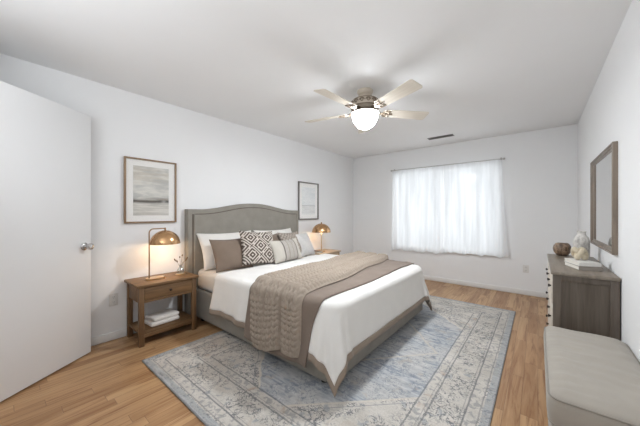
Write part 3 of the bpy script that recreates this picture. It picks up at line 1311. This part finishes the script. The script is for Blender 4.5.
# far lamp: round base, straight stem, finial
FLX, FLY = -2.955, 3.64
lamp2 = thing('table_lamp', (FLX, FLY, NFH), 'brass dome lamp with a straight stem on the far nightstand', 'lamp')
part('base', lambda bm: lathe(bm, [(0, 0), (0.075, 0), (0.077, 0.006), (0.07, 0.013), (0.014, 0.017), (0, 0.017)], 0, 0, 0, 32), m_brass_l, lamp2)
part('stem', lambda bm: lathe(bm, [(0, 0.016), (0.0075, 0.016), (0.0075, 0.45), (0, 0.45)], 0, 0, 0, 14), m_brass_l, lamp2)
part('finial', lambda bm: lathe(bm, [(0, 0.49), (0.008, 0.49), (0.012, 0.502), (0.009, 0.514), (0, 0.518)], 0, 0, 0, 14), m_brass_d, lamp2)
o = part('lamp_shade', lambda bm: lathe(bm, dome_prof(0.165, 0.155), 0, 0, 0.338, 40), m_brass, lamp2)
part('shade_lining', lambda bm: lathe(bm, dome_prof(0.161, 0.151), 0, 0, 0.338, 40), m_shade_in, o, label='pale inside of the shade')
for sx in (-0.045, 0.045):
    part('bulb', lambda bm: lathe(bm, [(0, -0.03), (0.018, -0.022), (0.024, 0), (0.018, 0.022), (0, 0.034)], 0, sx, 0.385, 16), m_bulb, lamp2, label='glowing warm bulb')
lamp_light((FLX + 0.05, FLY, NFH + 0.325), 1.0, (1.0, 0.8, 0.58))

# glass bud vase with dried stems
VX, VY = -2.965, 1.255
vase = thing('bud_vase', (VX, VY, NH), 'small clear glass bud vase with dried stems beside the brass lamp', 'vase')
part('saucer', lambda bm: lathe(bm, [(0, 0), (0.046, 0.0), (0.05, 0.005), (0.046, 0.008), (0, 0.007)], 0, 0, 0, 28), m_brass_l, vase)
part('glass_body', lambda bm: lathe(bm, [(0, 0.009), (0.024, 0.009), (0.034, 0.02), (0.037, 0.038), (0.03, 0.058), (0.016, 0.074), (0.0125, 0.09), (0.016, 0.104),
                                         (0.014, 0.104), (0.0105, 0.09), (0.014, 0.075), (0.027, 0.057), (0.034, 0.038), (0.031, 0.022), (0, 0.013)], 0, 0, 0, 28), m_glassv, vase)
for k, (tx, ty, tz) in enumerate([(0.0, -0.06, 0.165), (0.01, -0.012, 0.185), (0.0, 0.018, 0.20), (-0.01, 0.075, 0.165), (0.02, 0.045, 0.15)]):
    st = part('stem', lambda bm: tube(bm, [(0, 0, 0.02), (tx * 0.1, ty * 0.1, 0.08), (tx * 0.45, ty * 0.45, 0.125), (tx, ty, tz)], [0.0015, 0.0014, 0.0012, 0.001], 6), m_stem, vase)

    def bud(bm):
        for q in range(3 if k in (0, 3) else 1):
            f = 1 - q * 0.16
            lathe(bm, [(0, -0.010), (0.005, -0.005), (0.0065, 0.002), (0.004, 0.010), (0, 0.013)], tx * f, ty * f + 0.003 * q, tz - q * 0.012, 10)
    part('seed_head', bud, m_bud, st, label='dark dried seed head')

# book on the far nightstand
def book(loc, w, d, h, rz, cover, label, group=None):
    t = thing('book', loc, label, 'book', rz, group)
    def cov(bm):
        box(bm, -d / 2, d / 2, -w / 2, w / 2, 0, 0.003, 0.0008, 1)
        box(bm, -d / 2, d / 2, -w / 2, w / 2, h - 0.003, h, 0.0008, 1)
        box(bm, -d / 2, -d / 2 + 0.003, -w / 2, w / 2, 0.003, h - 0.003)
    part('cover', cov, cover, t)
    part('pages', lambda bm: box(bm, -d / 2 + 0.004, d / 2 - 0.005, -w / 2 + 0.005, w / 2 - 0.005, 0.003, h - 0.003), m_paper, t, False)
    return t


book((NF[0] + 0.20, NF[1] - 0.205, NFH + 0.0005), 0.15, 0.22, 0.026, R(4), m_cover_d, 'dark book lying on the far nightstand beside its lamp')

# ------------------------------------------------------------------ pictures


def picture(yc, zc, w, h, fw, mframe, mprint, mat_w, label):
    t = thing('framed_picture', (XL, yc, zc - h / 2), label, 'picture')
    D = 0.028

    def fr(bm):
        box(bm, 0.001, D, -w / 2, -w / 2 + fw, 0, h, 0.002)
        box(bm, 0.001, D, w / 2 - fw, w / 2, 0, h, 0.002)
        box(bm, 0.001, D, -w / 2 + fw, w / 2 - fw, 0, fw, 0.002)
        box(bm, 0.001, D, -w / 2 + fw, w / 2 - fw, h - fw, h, 0.002)
    part('frame', fr, mframe, t)
    part('mat_board', lambda bm: box(bm, 0.002, 0.012, -w / 2 + fw, w / 2 - fw, fw, h - fw), m_mat, t, False, label='white mat board')
    ih = h - 2 * fw - 2 * mat_w
    p = part('print', lambda bm: box(bm, 0.0, 0.0015, -w / 2 + fw + mat_w, w / 2 - fw - mat_w, 0, ih), mprint, t, False,
             label='abstract landscape print')
    p.location = (0.0122, 0, fw + mat_w)
    part('glass', lambda bm: box(bm, 0.019, 0.021, -w / 2 + fw, w / 2 - fw, fw, h - fw), m_picglass, t, False)


picture(1.045, 1.452, 0.49, 0.665, 0.016, m_frame, m_print1, 0.062, 'large brown framed abstract shoreline print with a dark horizon, above the nightstand')
picture(3.535, 1.44, 0.53, 0.66, 0.02, m_frame_g, m_print2, 0.07, 'grey framed pale print on the wall just beyond the headboard, above the far lamp')

# ------------------------------------------------------------------ ceiling fan
FX, FY = -1.334, 2.335
fan = thing('ceiling_fan', (FX, FY, H), 'five-blade antique white ceiling fan with a lit glass bowl', 'ceiling fan')
part('canopy', lambda bm: lathe(bm, [(0, 0), (0.078, 0), (0.08, -0.006), (0.076, -0.02), (0.066, -0.034), (0.05, -0.046), (0, -0.048)], 0, 0, 0, 36), m_fanw, fan)
mh = part('motor_housing', lambda bm: lathe(bm, [(0, -0.044), (0.058, -0.044), (0.066, -0.05), (0.075, -0.066), (0.098, -0.085), (0.122, -0.10), (0.137, -0.12), (0.143, -0.14),
                                                 (0.141, -0.158), (0.13, -0.172), (0.115, -0.182), (0.09, -0.19), (0, -0.192)], 0, 0, 0, 48), m_fanw, fan)


def scrolls(bm):
    # cast ornament of curls around the motor
    for k in range(15):
        a0 = 2 * PI * k / 15
        for sgn in (-1, 1):
            pts = []
            for i in range(15):
                f = i / 14
                th = f * 1.6 * PI
                r = 0.021 * (1 - 0.65 * f)
                lx = sgn * (0.012 + r * math.cos(th) - 0.01)
                lz = -0.142 + r * math.sin(th) * 1.2
                rad = 0.146
                a = a0 + lx / rad
                pts.append((rad * math.cos(a), rad * math.sin(a), lz))
            tube(bm, pts, 0.0042, 6)
    tube(bm, [(0.135 * math.cos(2 * PI * k / 48), 0.135 * math.sin(2 * PI * k / 48), -0.172) for k in range(48)], 0.006, 8, True)
    tube(bm, [(0.125 * math.cos(2 * PI * k / 48), 0.125 * math.sin(2 * PI * k / 48), -0.104) for k in range(48)], 0.005, 8, True)


part('scrollwork', scrolls, m_fand, mh, label='cast scrollwork around the motor')
part('switch_housing', lambda bm: lathe(bm, [(0, -0.19), (0.075, -0.19), (0.078, -0.197), (0.07, -0.206), (0.096, -0.21), (0.118, -0.214), (0.140, -0.220), (0.144, -0.228), (0.142, -0.232), (0.112, -0.226), (0, -0.226)], 0, 0, 0, 40), m_fand, fan)  # outer lip shaped to shield the ceiling from the bowl's light
bowl = part('glass_bowl', lambda bm: lathe(bm, [(0.100, -0.234), (0.122, -0.243), (0.127, -0.258), (0.121, -0.284), (0.102, -0.32), (0.075, -0.352), (0.042, -0.376), (0.012, -0.386), (0, -0.386)], 0, 0, 0, 48), m_bowl, fan,
            label='lit frosted white glass bowl')


def ribs(bm):
    for k in range(10):
        pts = []
        for i in range(12):
            f = i / 11
            r = [0.1285, 0.1345, 0.1265, 0.1045, 0.0755, 0.0425, 0.013][min(6, int(f * 6))]
            prof = [(0.1225, -0.243), (0.1275, -0.258), (0.1215, -0.284), (0.1025, -0.32), (0.0755, -0.352), (0.0425, -0.376), (0.013, -0.3865)]
            q = f * 6
            i0 = min(5, int(q))
            w = q - i0
            r = prof[i0][0] * (1 - w) + prof[i0 + 1][0] * w
            z = prof[i0][1] * (1 - w) + prof[i0 + 1][1] * w
            a = 2 * PI * k / 10 + f * 1.1
            pts.append((r * math.cos(a), r * math.sin(a), z))
        tube(bm, pts, 0.0022, 6)


part('bowl_rib', ribs, plain('bowl_rib_glass', (0.72, 0.70, 0.66), 0.3), bowl, label='swirled ribs on the glass bowl')
BZ = -0.212
for k in range(5):
    ang = R(49 + 72 * k)
    Mz = Matrix.Rotation(ang, 4, 'Z')
    pitch = Matrix.Translation((0, 0, BZ)) @ Matrix.Rotation(R(-13), 4, 'X')

    def blade(bm):
        n = 10
        pts = []
        r0, r1, w0, w1 = 0.185, 0.665, 0.058, 0.07
        for i in range(n + 1):      # tip corner rounding
            a = -PI / 2 + PI / 2 * i / n
            pts.append((r1 - 0.025 + 0.025 * math.cos(a), -w1 + 0.025 + 0.025 * math.sin(a)))
        for i in range(n + 1):
            a = PI / 2 * i / n
            pts.append((r1 - 0.025 + 0.025 * math.cos(a), w1 - 0.025 + 0.025 * math.sin(a)))
        for i in range(n + 1):
            a = PI / 2 + PI / 2 * i / n
            pts.append((r0 + 0.04 + 0.04 * math.cos(a), w0 - 0.04 + 0.04 * math.sin(a)))
        for i in range(n + 1):
            a = PI + PI / 2 * i / n
            pts.append((r0 + 0.04 + 0.04 * math.cos(a), -w0 + 0.04 + 0.04 * math.sin(a)))
        prism(bm, pts, 'z', 0.0, 0.006)
        bm.transform(pitch)
    b = part('blade', blade, m_blade, fan)
    b.rotation_euler = (0, 0, ang)

    def iron(bm):
        # bracket: a neck, a fork of curls under the blade root and mounting pads
        tube(bm, [(0.10, 0, 0.022), (0.135, 0, 0.012), (0.165, 0, -0.004), (0.21, 0, -0.007)], [0.014, 0.012, 0.011, 0.010], 8)
        for s in (-1, 1):
            pts = []
            for i in range(16):
                f = i / 15
                th = f * 1.7 * PI
                r = 0.030 * (1 - 0.6 * f)
                pts.append((0.205 + 0.02 - r * math.cos(th), s * (0.026 + 0.004 - r * math.sin(th) * 0.9), -0.007))
            tube(bm, pts, 0.0055, 6)
            tube(bm, [(0.165, 0, -0.004), (0.20, s * 0.04, -0.007), (0.25, s * 0.045, -0.006)], [0.008, 0.007, 0.006], 6)
        tube(bm, [(0.21, 0, -0.007), (0.285, 0, -0.006)], [0.010, 0.006], 8)
        for px, py in ((0.25, 0.042), (0.25, -0.042), (0.275, 0.0)):
            lathe(bm, [(0, -0.011), (0.008, -0.010), (0.01, -0.004), (0.01, 0.0), (0, 0.0)], px, py, 0, 10)
        bm.transform(pitch)
    ir = part('blade_iron', iron, m_fand, fan, label='pewter scrolled blade bracket')
    ir.rotation_euler = (0, 0, ang)
dd_ = bpy.data.lights.new('bowl_downlight', 'AREA')     # the lamp module inside the glass bowl
dd_.shape = 'DISK'
dd_.size = 0.15
dd_.energy = 47
dd_.color = (0.91, 0.955, 1.0)
do_ = bpy.data.objects.new('bowl_downlight', dd_)
COL.objects.link(do_)
do_.location = (FX, FY, H - 0.262)

# ------------------------------------------------------------------ dresser
DXF, DYN, DYF, DZ = 0.084, 2.562, 3.63, 0.80
dr = thing('dresser', (DXF, (DYN + DYF) / 2, 0), 'grey-brown wooden dresser with small dark knobs beneath the mirror', 'dresser')
dw = (DYF - DYN) / 2
dd = XR - 0.005 - DXF
part('top', lambda bm: box(bm, -0.012, dd, -dw - 0.012, dw + 0.012, DZ - 0.024, DZ, 0.005), m_grey_lit, dr)


def side(y0, s):
    def f(bm):
        yo = y0 if s < 0 else y0 - 0.022
        box(bm, 0.0, 0.045, yo, yo + 0.022, 0.0, DZ - 0.024, 0.002)
        box(bm, dd - 0.045, dd - 0.002, yo, yo + 0.022, 0.0, DZ - 0.024, 0.002)
        box(bm, 0.045, dd - 0.045, yo, yo + 0.022, 0.07, 0.13, 0.002)
        box(bm, 0.045, dd - 0.045, yo, yo + 0.022, DZ - 0.065, DZ - 0.024, 0.002)
        yp = yo + (0.010 if s < 0 else 0.004)
        box(bm, 0.043, dd - 0.043, yp, yp + 0.008, 0.12, DZ - 0.06)
    part('side_panel', f, m_grey_shaded, dr)


side(-dw, -1)
side(dw, 1)


def carc(bm):
    box(bm, dd - 0.012, dd - 0.003, -dw + 0.022, dw - 0.022, 0.05, DZ - 0.024)
    box(bm, 0.012, dd - 0.012, -dw + 0.022, dw - 0.022, 0.07, 0.085)
    box(bm, 0.002, 0.02, -dw + 0.022, dw - 0.022, 0.06, 0.09)
    box(bm, 0.002, 0.02, -0.012, 0.012, 0.09, DZ - 0.024)
    for z in (0.315, 0.545):
        box(bm, 0.002, 0.02, -dw + 0.022, dw - 0.022, z - 0.008, z + 0.008)


part('carcass', carc, m_grey_shaded, dr, False)
for z0, z1 in ((0.094, 0.304), (0.326, 0.534), (0.556, DZ - 0.03)):
    for y0, y1 in ((-dw + 0.026, -0.015), (0.015, dw - 0.026)):
        d = part('drawer', lambda bm: box(bm, -0.006, 0.016, y0, y1, z0, z1, 0.003), m_drawer_lit, dr)
        for f in (0.25, 0.75):
            part('knob', lambda bm: lathe(bm, [(0, 0.0), (0.006, 0.0), (0.006, -0.007), (0.0115, -0.010), (0.012, -0.015), (0.007, -0.018), (0, -0.0185)],
                                          -0.006, y0 + (y1 - y0) * f, (z0 + z1) / 2, 16, 'x'), m_black, d, label='small dark knob')

# things on the dresser
pot = bmn()
lathe(pot, [(0, 0.0), (0.045, 0.0), (0.058, 0.006), (0.083, 0.032), (0.092, 0.058), (0.086, 0.084), (0.066, 0.104), (0.056, 0.108), (0.052, 0.104), (0.06, 0.094), (0.078, 0.07), (0.08, 0.05), (0.06, 0.02), (0, 0.014)], 0, 0, 0, 36)
for v in pot.verts:
    v.co *= 1 + 0.02 * noise.noise(v.co * 16)
    v.co.z = max(0.0, v.co.z)
po = link('round_pot', pot, m_pot, None)
po.location = (0.185, 3.57, DZ)
po.scale = (0.76, 0.76, 1.15)
tag(po, 'round dark brown pot with a wide mouth on the far end of the dresser', 'pot')

vb = bmn()
lathe(vb, [(0, 0), (0.062, 0), (0.07, 0.006), (0.078, 0.04), (0.082, 0.10), (0.08, 0.150), (0.07, 0.178), (0.048, 0.194), (0.042, 0.204), (0.045, 0.218), (0.05, 0.224), (0.043, 0.224), (0.036, 0.206), (0.042, 0.19), (0.07, 0.15), (0.072, 0.05), (0.06, 0.012), (0, 0.01)], 0, 0, 0, 36)
vo = link('ceramic_vase', vb, m_vase, None)
vo.location = (0.300, 3.30, DZ)
vo.scale = (0.66, 0.66, 1.16)
tag(vo, 'weathered grey-white ceramic vase with a short neck on the dresser', 'vase')

book((0.262, 2.84, DZ + 0.0005), 0.135, 0.225, 0.030, R(108), m_cover_g, 'lower grey-covered book under the white book on the dresser')
book((0.258, 2.845, DZ + 0.031), 0.128, 0.21, 0.027, R(110), m_cover_w, 'upper white book under the knot ornament on the dresser')

kb = bmn()
pts = []
for i in range(120):
    a = 2 * PI * i / 120
    # trefoil knot lying on the book
    pts.append(((math.sin(a) + 2 * math.sin(2 * a)) * 0.0165, (math.cos(a) - 2 * math.cos(2 * a)) * 0.0165, 0.050 - math.sin(3 * a) * 0.028))
tube(kb, pts, 0.0205, 14, True)
ko = link('knot_ornament', kb, m_knot, None, True, 180)
ko.location = (0.250, 2.865, DZ + 0.0582)
ko.scale = (0.78, 0.78, 1.0)
tag(ko, 'pale beige knot-shaped ornament sitting on the two books', 'ornament')

# ------------------------------------------------------------------ mirror
my0, my1, mz0, mz1 = 2.655, 3.62, 0.935, 1.705
mi = thing('wall_mirror', (XR, (my0 + my1) / 2, mz0), 'large rectangular mirror in a moulded grey-brown frame above the dresser', 'mirror')
mw, mhh = (my1 - my0) / 2, mz1 - mz0


def mfr(bm):
    # moulded profile swept round the rectangle (local x negative = into the room)
    prof = [(0.0, -0.001), (0.0, -0.026), (0.004, -0.030), (0.012, -0.029), (0.016, -0.022), (0.026, -0.021), (0.030, -0.015), (0.040, -0.013), (0.044, -0.012), (0.044, -0.001)]
    cor = [(-1, 0), (1, 0), (1, 1), (-1, 1)]
    rings = []
    for cy, cz in cor:
        ring = []
        for ins, dx in prof:
            y = cy * (mw - ins)
            z = (mhh - ins) if cz else ins
            ring.append(bm.verts.new((dx, y, z)))
        rings.append(ring)
    for a in range(4):
        A, B = rings[a], rings[(a + 1) % 4]
        for k in range(len(prof) - 1):
            bm.faces.new((A[k], B[k], B[k + 1], A[k + 1]))


part('frame', mfr, m_mframe, mi, True)
part('mirror_glass', lambda bm: box(bm, -0.010, -0.002, -mw + 0.042, mw - 0.042, 0.042, mhh - 0.042), m_mirror, mi, False, label='silvered mirror glass')

# ------------------------------------------------------------------ bench
bX0, bX1, bY0, bY1 = 0.035, XR - 0.006, 1.50, 2.43
be = thing('bench', ((bX0 + bX1) / 2, (bY0 + bY1) / 2, 0), 'low cream upholstered bench with a soft wrinkled cushion against the right wall', 'bench')
bw, bl_ = (bX1 - bX0) / 2, (bY1 - bY0) / 2


def cushion(bm):
    nx_, ny_ = 36, 84
    z0, z1 = 0.315, 0.459
    top, bot = [], []
    for i in range(nx_ + 1):
        r1, r2 = [], []
        for j in range(ny_ + 1):
            u, v = -1 + 2 * i / nx_, -1 + 2 * j / ny_
            # rounded corners in plan
            x, y = u * bw, v * bl_
            rc = 0.045
            qx, qy = abs(x) - (bw - rc), abs(y) - (bl_ - rc)
            if qx > 0 and qy > 0:
                m = max(qx, qy)
                h_ = math.hypot(qx, qy)
                k = m / h_ if h_ else 1
                x = math.copysign(bw - rc + qx * k, x)
                y = math.copysign(bl_ - rc + qy * k, y)
            e = min(1 - abs(u), (1 - abs(v)) * bl_ / bw)
            crown = (min(1.0, e / 0.30)) ** 0.55
            wr = noise.noise(Vector((x * 7, y * 16, 3))) * 0.007 + noise.noise(Vector((x * 3, y * 38, 6))) * 0.004 * (1 - min(1, abs(u + 0.9)))
            r1.append(bm.verts.new((x, y, z1 - 0.030 + 0.030 * crown + wr * crown)))
            r2.append(bm.verts.new((x, y, z0)))
        top.append(r1)
        bot.append(r2)
    for G, fl in ((top, False), (bot, True)):
        for i in range(nx_):
            for j in range(ny_):
                q = [G[i][j], G[i + 1][j], G[i + 1][j + 1], G[i][j + 1]]
                bm.faces.new(q[::-1] if fl else q)
    per = [(i, 0) for i in range(nx_)] + [(nx_, j) for j in range(ny_)] + [(i, ny_) for i in range(nx_, 0, -1)] + [(0, j) for j in range(ny_, 0, -1)]
    # bulging boxing between top and bottom
    steps = 5
    ring_prev = [top[i][j] for i, j in per]
    for s in range(1, steps + 1):
        f = s / steps
        if s == steps:
            ring = [bot[i][j] for i, j in per]
        else:
            ring = []
            for i, j in per:
                a = top[i][j].co
                b = bot[i][j].co
                p = a.lerp(b, f)
                bul = 0.006 * math.sin(PI * f)
                d = Vector((p.x / bw, p.y / bl_, 0))
                d = Vector((math.copysign(abs(d.x) ** 8, d.x), math.copysign(abs(d.y) ** 8, d.y), 0))
                ring.append(bm.verts.new(p + d * bul * (0 if p.x > bw * 0.9 else 1)))
        n = len(per)
        for k in range(n):
            bm.faces.new((ring_prev[k], ring_prev[(k + 1) % n], ring[(k + 1) % n], ring[k]))
        ring_prev = ring


cu = part('cushion', cushion, m_bench, be)


def rr_loop(hx, hy, rc, z):
    pts = []
    for cx, cy, a0 in ((hx - rc, hy - rc, 0), (-hx + rc, hy - rc, PI / 2), (-hx + rc, -hy + rc, PI), (hx - rc, -hy + rc, 1.5 * PI)):
        for k in range(7):
            a = a0 + PI / 2 * k / 6
            pts.append((cx + rc * math.cos(a), cy + rc * math.sin(a), z))
    return pts


part('piping', lambda bm: (tube(bm, rr_loop(bw - 0.001, bl_ + 0.001, 0.045, 0.431), 0.0042, 8, True),
                           tube(bm, rr_loop(bw - 0.001, bl_ + 0.001, 0.045, 0.318), 0.0042, 8, True)), m_bench_p, cu, label='corded piping round the cushion edge')
part('base', lambda bm: (prism(bm, [(p[0], p[1]) for p in rr_loop(bw - 0.008, bl_ - 0.008, 0.04, 0)], 'z', 0.07, 0.314)), m_bench, be)
for lx in (-bw + 0.05, bw - 0.05):
    for ly in (-bl_ + 0.06, bl_ - 0.06):
        part('leg', lambda bm: lathe(bm, [(0, 0), (0.016, 0), (0.024, 0.07), (0, 0.07)], lx, ly, 0, 14), m_black, be, label='short dark leg')
